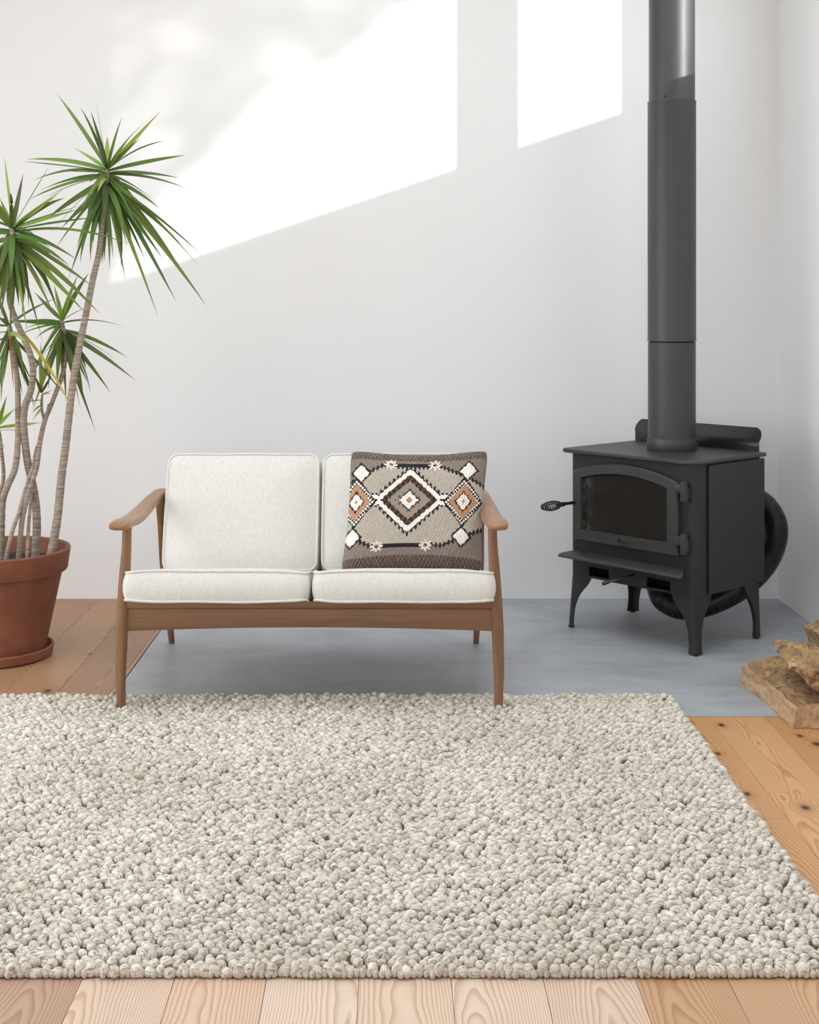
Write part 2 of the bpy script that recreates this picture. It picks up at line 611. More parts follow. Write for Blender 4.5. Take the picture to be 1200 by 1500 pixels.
def plank(x0, x1, y0, y1, c):
    bm = bmesh.new()
    g = .0004
    hx, hy = (x1 - x0) / 2 - g, (y1 - y0) / 2 - g
    prism(bm, [(-hx, -hy), (hx, -hy), (hx, hy), (-hx, hy)], -.02, 0.0, 'z', .0008)
    o = obj('plank', bm, M['plank'], floor, False)
    o.location = ((x0 + x1) / 2, (y0 + y1) / 2, 0)
    o.color = (*c, 1)


n0 = math.floor((XL - .111) / PW)
n1 = math.ceil((XR - .111) / PW)
for n in range(n0, n1):
    x0 = max(.111 + n * PW, XL); x1 = min(.111 + (n + 1) * PW, XR)
    xm = (x0 + x1) / 2
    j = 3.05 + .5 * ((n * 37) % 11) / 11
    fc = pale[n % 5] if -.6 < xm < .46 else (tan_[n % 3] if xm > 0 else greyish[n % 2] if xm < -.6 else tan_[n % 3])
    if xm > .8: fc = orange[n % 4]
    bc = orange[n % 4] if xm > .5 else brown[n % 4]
    if x1 <= HX0:
        plank(x0, x1, YF, j, fc); plank(x0, x1, j, YB, bc)
    elif x0 < HX0:
        plank(x0, x1, YF, j, fc); plank(x0, x1, j, HY0, bc); plank(x0, HX0, HY0, YB, bc)
    else:
        plank(x0, x1, YF, j, fc); plank(x0, x1, j, HY0, bc)
bm = bmesh.new()
prism(bm, [(HX0 + .004, HY0 + .004), (XR, HY0 + .004), (XR, YB), (HX0 + .004, YB)], -.02, .001, 'z', .001)
struct('hearth_slab', bm, M['concrete'], 'smooth blue-grey concrete hearth slab under the stove')

# ------------------------------------------------------------------ rug
RX0, RX1, RY0, RY1 = -1.5, .905, 2.495, 4.275
rug = tag(empty('rug', ((RX0 + RX1) / 2, (RY0 + RY1) / 2, 0)), 'chunky beige looped wool rug in front of the sofa', 'rug')
rl = rug.location
bm = bmesh.new()
box(bm, RX0 - rl.x + .006, RX1 - rl.x - .006, RY0 - rl.y + .006, RY1 - rl.y - .006, .001, .011, .003)
obj('backing', bm, M['backing'], rug)
ib = bmesh.new()
bmesh.ops.create_icosphere(ib, subdivisions=2, radius=1.0)
ib.verts.ensure_lookup_table()
IV = np.array([v.co[:] for v in ib.verts], np.float32)
IF = np.array([[v.index for v in f.verts] for f in ib.faces], np.int32)
ib.free()
SX, SY = .0214, .0196
cen = []
ny = int((RY1 - RY0 - .014) / SY)
nx = int((RX1 - RX0 - .014) / SX)
for iy in range(ny + 1):
    y = RY0 + .008 + iy * (RY1 - RY0 - .016) / ny
    for ix in range(nx + 1):
        x = RX0 + .009 + (ix + .5 * (iy % 2)) * SX
        if x > RX1 - .006:
            x = RX1 - .008
        w_ = noise.noise((x * 9, y * 9, 1.7))
        cen.append((x + random.gauss(0, .0024) + .006 * noise.noise((x * 14, y * 14, 5)), y + random.gauss(0, .0020) + .006 * noise.noise((x * 14, y * 14, 9)),
                    .0125 + .0035 * w_ + random.gauss(0, .0026), random.choice((.86, .94, 1.0, 1.0, 1.06, 1.2)), 0))
# bound edge: a low row of yarn along the front and right edges
for x in np.arange(RX0 + .004, RX1, .012):
    cen.append((x, RY0 + random.gauss(.004, .0015), .008, .72, 1))
for y in np.arange(RY0 + .004, RY1, .012):
    cen.append((RX1 - random.gauss(.004, .0015), y, .008, .72, 2))
for x in np.arange(RX0 + .004, RX1, .012):
    cen.append((x, RY1 - random.gauss(.004, .0015), .008, .72, 1))
cen = np.array(cen, np.float32)
K = len(cen)
nv = len(IV)
ang = np.where(cen[:, 4] > 0, np.where(cen[:, 4] > 1, 0.0, math.pi / 2), rng.normal(.1, .6, K)).astype(np.float32)
rx = (.0118 * cen[:, 3] * rng.uniform(.92, 1.15, K)).astype(np.float32)
ry = (.0100 * cen[:, 3] * rng.uniform(.88, 1.12, K)).astype(np.float32)
rz = (.0122 * np.minimum(cen[:, 3], 1.15) * rng.uniform(.9, 1.15, K)).astype(np.float32)
# slightly lumpy, tilted blobs
bumpy = 1 + .05 * np.sin(IV[None, :, 0] * 3.1 + rng.uniform(0, 6, (K, 1))) + .04 * np.sin(IV[None, :, 1] * 4.3 + rng.uniform(0, 6, (K, 1)))
L = IV[None] * bumpy[..., None] * np.stack([rx, ry, rz], 1)[:, None, :]
tilt = rng.normal(0, .15, (K, 1)).astype(np.float32)
lx = L[..., 0] * np.cos(tilt) - L[..., 2] * np.sin(tilt)
lz = L[..., 0] * np.sin(tilt) + L[..., 2] * np.cos(tilt)
ca, sa = np.cos(ang)[:, None], np.sin(ang)[:, None]
wx = lx * ca - L[..., 1] * sa + cen[:, 0:1] - rl.x
wy = lx * sa + L[..., 1] * ca + cen[:, 1:2] - rl.y
wz = np.maximum(lz + cen[:, 2:3], .0015)
V = np.stack([wx, wy, wz], -1).reshape(-1, 3).astype(np.float32)
FA = (IF[None] + (np.arange(K, dtype=np.int32) * nv)[:, None, None]).reshape(-1)
nf = len(FA) // 3
me = bpy.data.meshes.new('pile')
me.vertices.add(len(V)); me.vertices.foreach_set('co', V.ravel())
me.loops.add(len(FA)); me.loops.foreach_set('vertex_index', FA)
me.polygons.add(nf)
me.polygons.foreach_set('loop_start', np.arange(0, len(FA), 3, dtype=np.int32))
me.polygons.foreach_set('use_smooth', np.ones(nf, bool))
me.update()
sa_ = me.attributes.new('strand', 'FLOAT_VECTOR', 'POINT')
S = np.stack([np.broadcast_to(IV[None, :, 0] * .4, (K, nv)), np.broadcast_to(IV[None, :, 1] * 2.9, (K, nv)), np.broadcast_to(IV[None, :, 2] * 2.9, (K, nv))], -1) + rng.uniform(0, 200, (K, 1, 3))
sa_.data.foreach_set('vector', S.astype(np.float32).ravel())
ta = me.attributes.new('tone', 'FLOAT', 'POINT')
patch = np.array([.5 + .9 * noise.noise((c[0] * 2.3, c[1] * 2.3, 3.3)) for c in cen])
tone = np.clip(patch * .5 + rng.uniform(0, .6, K), 0, 1)
tone[cen[:, 4] > 0] *= .25
ta.data.foreach_set('value', np.repeat(tone, nv).astype(np.float32))
pile = link('pile', me, M['rug'], rug, False)
pile['kind'] = 'stuff'

# ------------------------------------------------------------------ sofa
SXC = -.2605                     # centre line
sofa = tag(empty('sofa', (SXC, 4.5, 0)), 'two-seat wooden-framed sofa with curved arms, off-white cushions on it', 'sofa')
FY, RYF = 4.15, 5.01             # front and rear feet


def ell_ring(c, ax, ay, n=14, p=2.0):
    r = []
    for k in range(n):
        a = 2 * math.pi * k / n
        x, y = math.cos(a), math.sin(a)
        r.append(c + ax * (math.copysign(abs(x) ** (2 / p), x)) + ay * (math.copysign(abs(y) ** (2 / p), y)))
    return r


ex, ey, ez = Vector((1, 0, 0)), Vector((0, 1, 0)), Vector((0, 0, 1))


def rear_y(z):
    return RYF - (RYF - 4.755) * (z / .595) ** .95


for s in (-1, 1):
    # front leg
    st = [(.016, .5945, .0135), (.12, .596, .0165), (.26, .592, .0195), (.34, .588, .0195), (.44, .582, .0175), (.52, .577, .0150), (.59, .575, .0145)]
    bm = bmesh.new()
    loft(bm, [ell_ring(Vector((s * x, FY - 4.5, z)), ex * r, ey * r * 1.1, 16, 2.3) for z, x, r in st])
    obj('leg', bm, M['teak_z'], sofa)
    # rear leg / post
    bm = bmesh.new()
    rr = [(.0, .578, .011, .012), (.1, .580, .0135, .016), (.22, .583, .015, .022), (.35, .584, .0145, .021), (.48, .582, .013, .020), (.56, .579, .016, .028), (.597, .578, .019, .036)]
    loft(bm, [ell_ring(Vector((s * x, rear_y(z) - 4.5, z)), ex * a, ey * b, 16, 2.4) for z, x, a, b in rr])
    obj('leg', bm, M['teak_z'], sofa)
    # armrest: paddle front, slight dip, narrowing to the back
    A = [(4.062, .596, .012, .002), (4.066, .596, .026, .008), (4.08, .5965, .0315, .0125), (4.11, .5965, .0335, .0135), (4.16, .5945, .0345, .0140), (4.25, .586, .0345, .0140),
         (4.35, .583, .0335, .0140), (4.45, .586, .0310, .0145), (4.55, .594, .0280, .015), (4.65, .603, .0255, .0155), (4.74, .607, .0235, .015), (4.79, .606, .0205, .0135), (4.81, .604, .012, .008)]
    bm = bmesh.new()
    xo = .583
    loft(bm, [ell_ring(Vector((s * (xo + (.004 if y < 4.3 else .004 - .012 * max(0, (y - 4.5) / .3))), y - 4.5, z)), ex * hw, ez * hh, 20, 3.2) for y, z, hw, hh in A])
    obj('armrest', bm, M['teak_y'], sofa)
    # side rail under the tilted seat
    bm = bmesh.new()
    loft(bm, [ell_ring(Vector((s * .575, y - 4.5, z)), ex * .011, ez * .028, 12, 4) for y, z in ((4.155, .292), (4.5, .245), (4.92, .19))])
    obj('side_rail', bm, M['teak_y'], sofa)
# front slat and arched apron between the legs
bm = bmesh.new()
hwid = .576
loft(bm, [[Vector((x, FY - 4.5 + yy, z)) for yy, z in rrect(-.014, .016, .3285, .3530, .003, 3)] for x in np.linspace(-hwid, hwid, 9)])
obj('seat_slat', bm, M['teak_x'], sofa)
bm = bmesh.new()
rings = []
for x in np.linspace(-hwid - .004, hwid + .004, 25):
    q = (x / hwid) ** 2
    rings.append([Vector((x, FY - 4.5 + yy, z)) for yy, z in rrect(-.008, .012, .2685 - .012 * q, .3275, .0025, 3)])
loft(bm, rings)
obj('apron', bm, M['teak_x'], sofa)
# seat deck slats front to back, rear rails and back slats (behind the cushions)
for y, z in ((4.30, .318), (4.46, .290), (4.62, .262), (4.78, .234)):
    bm = bmesh.new(); box(bm, -hwid, hwid, y - 4.5 - .03, y - 4.5 + .03, z - .045, z - .028, .003)
    obj('deck_slat', bm, M['teak_x'], sofa)
bm = bmesh.new(); box(bm, -hwid, hwid, rear_y(.2) - 4.5 - .012, rear_y(.2) - 4.5 + .012, .16, .225, .004)
obj('rear_rail', bm, M['teak_x'], sofa)
bm = bmesh.new(); box(bm, -hwid - .002, hwid + .002, 4.772 - 4.5, 4.794 - 4.5, .56, .605, .005)
obj('top_rail', bm, M['teak_x'], sofa)
for k in range(7):
    x = -.48 + k * .16
    bm = bmesh.new()
    loft(bm, [ell_ring(Vector((x, y - 4.5, z)), ex * .017, ey * .006, 10, 4) for y, z in ((rear_y(.2), .215), (4.85, .42), (4.783, .57))])
    obj('back_slat', bm, M['teak_z'], sofa)


def cushion(name, wd, dp, th, label, mtx, crown=.022, rc=.03, shape=None, cat='cushion', group=None):
    """boxed cushion: bottom-front-centre at the origin, x width, y depth, z thickness"""
    outl = []
    base = rrect(-wd / 2, wd / 2, 0, dp, rc, 6)
    nb = len(base)
    for i in range(nb):                      # subdivide long sides
        a, b = Vector(base[i]), Vector(base[(i + 1) % nb])
        m_ = max(1, int((b - a).length / .022))
        for q in range(m_):
            outl.append(a + (b - a) * q / m_)
    c = Vector((0, dp / 2))
    def fin(p):
        v = Vector(p)
        if shape: v = shape(v)
        ca_ = (min(1, abs(v.x) / (wd / 2)) ** 7) * (min(1, abs(v.y - dp / 2) / (dp / 2)) ** 7)
        v.z += (th / 2 - v.z) * .17 * ca_
        v.x *= 1 - .010 * ca_
        v.z += .0025 * noise.noise(Vector((v.x * 7, v.y * 7, v.z * 7 + len(label))))
        v.y += .0025 * noise.noise(Vector((v.x * 6, v.y * 6, v.z * 9 + 5)))
        return v
    rings = []
    fr = [(.02, 0), (.25, 0), (.5, 0), (.7, 0), (.82, 0), (.9, 0), (.95, 0), (.985, 0)]
    def dome(s):
        return crown * (1 - s ** 2.6)
    for s, _ in fr:
        rings.append([fin((c.x + (p.x - c.x) * s, c.y + (p.y - c.y) * s, -dome(s) * .25)) for p in outl])
    for zt, o_ in ((0, 0), (.10, .006), (.30, .0115), (.5, .013), (.70, .0115), (.90, .006), (1.0, 0)):
        r = []
        for i, p in enumerate(outl):
            d = (p - c); nrm = Vector((d.x / wd, d.y / dp)).normalized()
            r.append(fin((p.x + nrm.x * o_, p.y + nrm.y * o_, zt * th)))
        rings.append(r)
    for s, _ in reversed(fr):
        rings.append([fin((c.x + (p.x - c.x) * s, c.y + (p.y - c.y) * s, th + dome(s))) for p in outl])
    bm = bmesh.new()
    loft(bm, rings)
    o = obj(name, bm, M['linen'])
    o.matrix_world = mtx
    tag(o, label, cat, group)
    for z in (.0, th):
        bm = bmesh.new()
        path = []
        for p in outl:
            d = (p - c); nrm = Vector((d.x / wd, d.y / dp)).normalized()
            path.append(fin((p.x + nrm.x * .002, p.y + nrm.y * .002, z + (.001 if z else -.001))))
        tube(bm, path, .0040, 8, closed=True)
        obj('piping', bm, M['linen'], o)
    return o


SEAT_T = math.radians(-12.0)


def sm(a, b, x):
    t = min(1, max(0, (x - a) / (b - a)))
    return t * t * (3 - 2 * t)


for x0, x1, sd_, lab in ((-.836, -.2650, -1, 'off-white linen seat cushion on the left half of the sofa'), (-.2445, .316, 1, 'off-white linen seat cushion under the patterned pillow')):
    wd = x1 - x0
    def notch(v, wd=wd, sd_=sd_):
        if v.x * sd_ > 0:
            k_ = sm(.028, .05, v.y)
            v.x -= sd_ * .034 * k_ * (v.x * sd_ / (wd / 2)) ** 6
        return v
    cushion('seat_cushion', wd, .60, .092, lab, Matrix.Translation(((x0 + x1) / 2, 4.092, .3615)) @ Matrix.Rotation(SEAT_T, 4, 'X'), shape=notch, crown=.014, rc=.026, group='sofa seat cushions')
BT = math.radians(20)
for x0, x1, lab in ((-.795, -.2640, 'off-white linen back cushion standing bare on the left of the sofa'), (-.2425, .300, 'off-white linen back cushion behind the patterned pillow')):
    # local x width, local y up the back, local z = towards the sitter
    m_ = Matrix.Translation(((x0 + x1) / 2, 4.665, .3310)) @ Matrix.Rotation(math.pi / 2 - BT, 4, 'X')
    cushion('back_cushion', x1 - x0, .405, .115, lab, m_, crown=.026, rc=.03, group='sofa back cushions')

# ------------------------------------------------------------------ patterned pillow
NC, NR = 132, 120
C_BE, C_BR, C_BR2 = srgb(186, 177, 163), srgb(140, 126, 117), srgb(112, 97, 89)
C_WH, C_BK, C_TN, C_DB = srgb(244, 240, 234), srgb(34, 31, 33), srgb(192, 144, 108), srgb(104, 72, 48)
C_GR = srgb(158, 148, 134)


def pattern(c, r):
    u, v = (c + .5) / NC, (r + .5) / NR
    tooth = ((c // 2 + r // 2) % 2)
    jit = .018 if (r // 2) % 2 else 0.0
    # field polygon: brown above/below, stepping in at the corners
    def top_line(u):
        return .135 + max(0, (.24 - u)) * .62 + max(0, (u - .66)) * .52
    def bot_line(u):
        return .795 - max(0, (.19 - u)) * .55 - max(0, (u - .70)) * .52
    tl, bl = top_line(u), bot_line(u)
    col = C_BE
    if v < tl: col = C_BR
    if v > bl: col = C_BR
    if v < .085: col = C_BR2 if (c + (r // 3) * 2) % 4 else C_BR
    if v > .875: col = C_BR2 if (c + (r // 3) * 2) % 4 else C_BR
    ln = .006 + (.014 if (c // 2) % 2 else 0)
    if (abs(v - tl) < ln or abs(v - bl) < ln): col = C_BK
    if (.145 < u < .165 and False): col = C_BK
    # main diamond with white linking bars
    cu, cv = .445, .425
    d = abs(u - cu) / .262 + abs(v - cv) / .272
    bar = abs(v - (cv + .005)) < .022 and (.16 < u < .22 or .66 < u < .74)
    if d < 1.13 and (c // 2) % 2: col = C_BK
    if d < 1.04: col = C_BK
    if d < 1.0 - jit: col = C_WH
    if d < .80 + jit: col = C_BK if (c // 2) % 2 else C_DB
    if d < .70: col = C_DB if (c // 2) % 2 else C_BK
    if d < .60 + jit: col = C_GR
    if d < .37 + jit * 2: col = C_BK if tooth or d < .33 else C_GR
    if d < .27 + jit: col = C_WH
    if d < .10: col = C_TN
    if (.165 < u < .215 or .675 < u < .725):
        if abs(v - cv) < .060: col = C_BK if tooth else C_BE
        if abs(v - cv) < .045: col = C_WH
        if abs(v - cv) < .011: col = C_BK
    # side diamonds
    for su, hw in ((.055, .135), (.845, .135)):
        d = abs(u - su) / hw + abs(v - (cv + .012)) / .185
        if d < 1.10 + jit: col = C_BK
        if d < 1.02: col = C_WH if tooth else C_BK
        if d < .80: col = C_TN
        if d < .46 + jit * 2: col = C_BK
        if d < .36 + jit * 2: col = C_WH
        if d < .10: col = C_TN
    # small corner diamonds
    for su, sv in ((.085, .205), (.865, .185), (.045, .715), (.84, .715)):
        d = abs(u - su) / .062 + abs(v - sv) / .072
        if d < 1.25 + jit * 3: col = C_BK if tooth or d > 1.1 else C_DB
        if d < .95 + jit * 3: col = C_WH
    # flowers and the black bars between them
    for fv, f0, f1 in ((.122, .30, .62), (.80, .235, .585)):
        if f0 < u < f1 and abs(v - fv) < .05 and fv > .5 or (f0 < u < f1 and fv < .5 and abs(v - fv) < .03):
            col = C_BE if v < fv + .0 and fv > .5 else (C_BR if fv > .5 else col)
        if f0 + .04 < u < f1 - .04 and abs(v - fv) < (.010 if fv < .5 else .014): col = C_BK
        for fu in (f0, f1):
            rr = math.hypot((u - fu) / .05, (v - fv) / .048)
            aa = math.atan2(v - fv, u - fu)
            if rr < .78 + .22 * math.cos(aa * 8): col = C_WH if (c + r) % 3 else srgb(206, 186, 158)
            if rr < .30: col = C_BK if tooth else C_TN
    j = 1 + random.uniform(-.13, .13)
    return tuple(min(1, x * j) for x in col)


def make_pillow():
    W2, H2, TH = .240, .219, .075
    def surf(a, b, side):
        # a, b in [-1, 1]; corners stay pointed, edges pull in
        x = a * W2 * (1 - .055 * (1 - b * b))
        y = b * H2 * (1 - .095 * (1 - a * a) ** 1.2)
        t = TH * (max(0, (1 - a ** 4)) ** .5) * (max(0, (1 - b ** 4)) ** .5)
        t += .006
        q = 1 - .045 * (a * b) ** 8
        return (x + .07 * y) * q, y * q, side * t
    verts, faces, cols = [], [], []
    def add_side(side):
        base = len(verts)
        for r in range(NR + 1):
            for c in range(NC + 1):
                a, b = -1 + 2 * c / NC, 1 - 2 * r / NR
                x, y, z = surf(a, b, side)
                if side > 0 and 1 < r < NR - 1:
                    v_ = r / NR
                    amp = .0032 if (v_ < .085 or v_ > .875) else .0009
                    z += amp * (math.sin(c * 1.9 + (r // 3) * 2.1) + random.uniform(-.6, .6))
                z += .004 * noise.noise((x * 9, y * 9, 2.2))
                verts.append((x, y, z))
        for r in range(NR):
            for c in range(NC):
                i = base + r * (NC + 1) + c
                q = (i, i + 1, i + NC + 2, i + NC + 1)
                faces.append(q if side < 0 else tuple(reversed(q)))
                cols.append(pattern(c, r) if side > 0 else C_BR)
        return base
    b0 = add_side(1)
    b1 = add_side(-1)
    rim = [c for c in range(NC)] + [r * (NC + 1) + NC for r in range(NR)] + [NR * (NC + 1) + c for c in range(NC, 0, -1)] + [r * (NC + 1) for r in range(NR, 0, -1)]
    for i in range(len(rim)):
        p, q = rim[i], rim[(i + 1) % len(rim)]
        faces.append((b0 + p, b1 + p, b1 + q, b0 + q))
        cols.append(C_BR2)
    me = bpy.data.meshes.new('throw_pillow')
    me.from_pydata(verts, [], faces)
    ca_ = me.color_attributes.new('Col', 'FLOAT_COLOR', 'CORNER')
    buf = np.ones((len(me.loops), 4), np.float32)
    k_ = 0
    for f, c in zip(faces, cols):
        buf[k_:k_ + 4, :3] = c
        k_ += 4
    ca_.data.foreach_set('color', buf.ravel())
    me.materials.append(M['kilim'])
    bm = bmesh.new(); bm.from_mesh(me); bmesh.ops.recalc_face_normals(bm, faces=bm.faces); bm.to_mesh(me); bm.free()
    return me


po = link('throw_pillow', make_pillow(), None, None, True)
tag(po, 'brown and beige woven pillow with black and white diamond pattern', 'pillow')
po.matrix_world = Matrix.Translation((.078, 4.465, .578)) @ Matrix.Rotation(math.pi / 2 - math.radians(19), 4, 'X')

# ------------------------------------------------------------------ stove
SC = Vector((1.058, 5.175, 0))
SA = math.atan2(-.745, .667)
stove = tag(empty('wood_stove', SC, SA), 'black cast-iron wood stove with arched glass door on curved legs', 'stove')
MS = Matrix.Translation(SC) @ Matrix.Rotation(SA, 4, 'Z')
MSI = MS.inverted()

bm = bmesh.new()
prism(bm, rrect(-.30, .30, -.20, .225, [.028, .034, .008, .008], 7), .256, .701, 'z', .002)
obj('body', bm, M['steel'], stove)


def strip(bm, pts, t, z0, z1):
    """upright sheet along an open plan path (outer side given), thickness t to the left"""
    n = len(pts)
    inner = []
    for i in range(n):
        a = Vector(pts[max(i - 1, 0)]); b = Vector(pts[min(i + 1, n - 1)])
        d = (b - a).normalized()
        inner.append((pts[i][0] - d.y * t, pts[i][1] + d.x * t))
    loop = list(pts) + inner[::-1]
    loft(bm, [[Vector((x, y, z0)) for x, y in loop], [Vector((x, y, z1)) for x, y in loop]])


def arc(cx, cy, r, a0, a1, n=7):
    return [(cx + r * math.cos(math.radians(a0 + (a1 - a0) * k / n)), cy + r * math.sin(math.radians(a0 + (a1 - a0) * k / n))) for k in range(n + 1)]


bm = bmesh.new()
strip(bm, [(-.30, .22)] + arc(-.272, -.172, .028, 180, 270) + [(-.203, -.20)], .012, .212, .258)
strip(bm, [(-.103, -.20), (.077, -.20)], .012, .212, .258)
strip(bm, [(.187, -.20)] + arc(.266, -.166, .034, 270, 360) + [(.30, .22)], .012, .212, .258)
strip(bm, [(.30, .222), (-.30, .222)], .012, .212, .258)
strip(bm, [(-.203, -.198), (-.103, -.198)], .008, .212, .222)
strip(bm, [(.077, -.198), (.187, -.198)], .008, .212, .220)
obj('base_skirt', bm, M['steel'], stove)
for a, b in ((-.21, -.096), (.07, .194)):          # dark air channels behind the openings
    bm = bmesh.new()
    box(bm, a - .03, b + .03, -.12, -.11, .212, .2565); box(bm, a - .03, b + .03, -.187, -.11, .2125, .215); box(bm, a - .03, a - .02, -.187, -.11, .212, .2565); box(bm, b + .02, b + .03, -.187, -.11, .212, .2565)
    obj('air_channel', bm, M['dark'], stove)
for s in (-1, 1):
    bm = bmesh.new()
    prism(bm, rrect(-.128, .238, .218, .694, .004, 2), s * .303, s * .310, 'x', .0015)
    obj('side_shield', bm, M['steel'], stove)
    for z in (.25, .66):
        bm = bmesh.new()
        box(bm, min(s * .296, s * .305), max(s * .296, s * .305), -.10, .2, z - .01, z + .01)
        obj('shield_spacer', bm, M['dark'], stove)
bm = bmesh.new()
prism(bm, rrect(-.322, .318, -.236, .242, [.03, .045, .006, .02], 8), .701, .7165, 'z', .004)
obj('top_plate', bm, M['topsteel'], stove)
# rear deflector: upright lower strip, upper half leaning back
bm = bmesh.new()
def defl(z0, z1, y0, y1, outline):
    pass
outl = rrect(-.322, .285, .7165, .806, [.002, .002, .035, .02], 6)
def ybk(z):
    return .236 if z < .752 else .236 + (z - .752) * .75
zs = [.7165, .735, .752, .765, .78, .795, .806]
rings = []
lo = []
for i, z in enumerate(zs):
    x0, x1 = -.322, .285
    if i == 6: x0, x1 = -.308, .252
    if i == 5: x0, x1 = -.319, .272
    if i == 4: x0, x1 = -.324, .282
    if i == 0: x0, x1 = -.312, .285
    if i == 2: x0 = -.312
    if i == 1: x0 = -.312
    rings.append([Vector((x0, ybk(z), z)), Vector((x1, ybk(z), z)), Vector((x1, ybk(z) + .004, z)), Vector((x0, ybk(z) + .004, z))])
loft(bm, rings)
obj('rear_deflector', bm, M['gloss'], stove)


def arch(u0, u1, z0, zs_, zp, n=16):
    """outline with a flat bottom and an arched top"""
    pts = [(u0, z0), (u1, z0), (u1, zs_)]
    for k in range(1, n):
        t = k / n
        pts.append((u1 + (u0 - u1) * t, zs_ + (zp - zs_) * (1 - (2 * t - 1) ** 2)))
    pts.append((u0, zs_))
    return pts


# door: arched frame (ring), glass, gasket seat, hinges, emblem, handle
door_e = None
bm = bmesh.new()
oo = arch(-.261, .238, .36, .632, .676)
ii = arch(-.2205, .19, .404, .606, .636)
def ring_prism(bm, oo, ii, y0, y1, b=.004):
    def shr(o, d):
        cx = sum(p[0] for p in o) / len(o); cz = sum(p[1] for p in o) / len(o)
        return [(p[0] + (d if p[0] < cx else -d), p[1] + (d if p[1] < cz else -d)) for p in o]
    seq = [(oo, y1), (oo, y0 + b), (shr(oo, b), y0), (shr(ii, -b * .6), y0), (ii, y0 + b), (ii, y1)]
    rings = [[Vector((p[0], y, p[1])) for p in o] for o, y in seq]
    loft(bm, rings, caps=False, closed=True)
ring_prism(bm, oo, ii, -.2285, -.199)
door = obj('door', bm, M['iron'], stove)
bm = bmesh.new()
prism(bm, arch(-.226, .195, .398, .600, .632), -.212, -.207, 'y')
g = obj('glass_pane', bm, M['glass'], door)
# emblem: raised oval with two looping strokes
bm = bmesh.new()
tube(bm, [Vector((-.016 + .0225 * math.cos(a), -.2305, .382 + .0125 * math.sin(a))) for a in [2 * math.pi * k / 28 for k in range(28)]], .0024, 6, closed=True)
tube(bm, catmull([(-.030, -.2303, .377), (-.024, -.2303, .388), (-.021, -.2303, .383), (-.024, -.2303, .378), (-.018, -.2303, .378), (-.012, -.2303, .385), (-.006, -.2303, .384), (-.008, -.2303, .378), (-.013, -.2303, .377), (-.011, -.2303, .388)], 5), .0014, 6)
obj('emblem', bm, M['iron'], door)
for zc in (.602, .4095):
    bm = bmesh.new()
    hx, hy = .268, -.228
    lathe_p = [(.0005, zc + .040), (.006, zc + .039), (.0105, zc + .036), (.0135, zc + .034), (.0135, zc + .0125), (.0118, zc + .012), (.0118, zc + .010), (.0135, zc + .0095), (.0135, zc - .034), (.0125, zc - .036), (.0005, zc - .036)]
    rings = [[Vector((hx + r * math.cos(2 * math.pi * k / 18), hy + r * math.sin(2 * math.pi * k / 18), z)) for k in range(18)] for r, z in lathe_p]
    loft(bm, rings)
    box(bm, .226, .264, -.2335, -.214, zc - .006, zc + .027, .003)
    box(bm, .262, .274, -.218, -.198, zc - .032, zc + .012, .002)
    obj('hinge', bm, M['iron'], stove)
bm = bmesh.new()
hu, hz = -.252, .506
tube(bm, [Vector((hu, y, hz + dz)) for y, dz in ((-.222, 0), (-.235, 0), (-.29, .001), (-.305, .001))], [.0065, .0065, .0065, .0075], 12)
tube(bm, [Vector((hu, y, hz)) for y in (-.292, -.322)], [.0095, .0085], 14)
handle = obj('door_handle', bm, M['gloss'], door)
bm = bmesh.new()
coil = []
NT_ = 10
for k in range(NT_ * 14 + 1):
    t = k / (NT_ * 14)
    a = 2 * math.pi * NT_ * t
    r = .0065 + .0115 * math.sin(math.pi * min(1, .12 + t * .86)) ** .9
    coil.append(Vector((hu + r * math.cos(a), -.318 - .102 * t, hz + r * math.sin(a))))
tube(bm, coil, .0023, 6)
obj('coil_grip', bm, M['gloss'], handle)

# ash lip: thin tapered shelf with a turned-down front edge
bm = bmesh.new()
def lip_ring(y, u0, u1, z, t):
    return [Vector((u0, y, z)), Vector((u1, y, z)), Vector((u1, y, z - t)), Vector((u0, y, z - t))]
loft(bm, [lip_ring(-.195, -.268, .245, .314, .014), lip_ring(-.215, -.274, .256, .312, .010), lip_ring(-.255, -.296, .285, .306, .007), lip_ring(-.270, -.300, .290, .300, .008), lip_ring(-.273, -.296, .286, .296, .005)])
obj('ash_lip', bm, M['gloss' if False else 'iron'], stove)
bm = bmesh.new()
tube(bm, catmull([(.02, -.19, .258), (.018, -.225, .256), (-.004, -.262, .246), (-.036, -.292, .232), (-.042, -.298, .229)], 5), .0042, 8)
lev = obj('air_lever', bm, M['gloss'], stove)
bm = bmesh.new(); tube(bm, [Vector((-.026, -.284, .2365)), Vector((-.044, -.300, .2285)), Vector((-.05, -.306, .225))], [.005, .0075, .006], 10)
obj('lever_knob', bm, M['gloss'], lev)

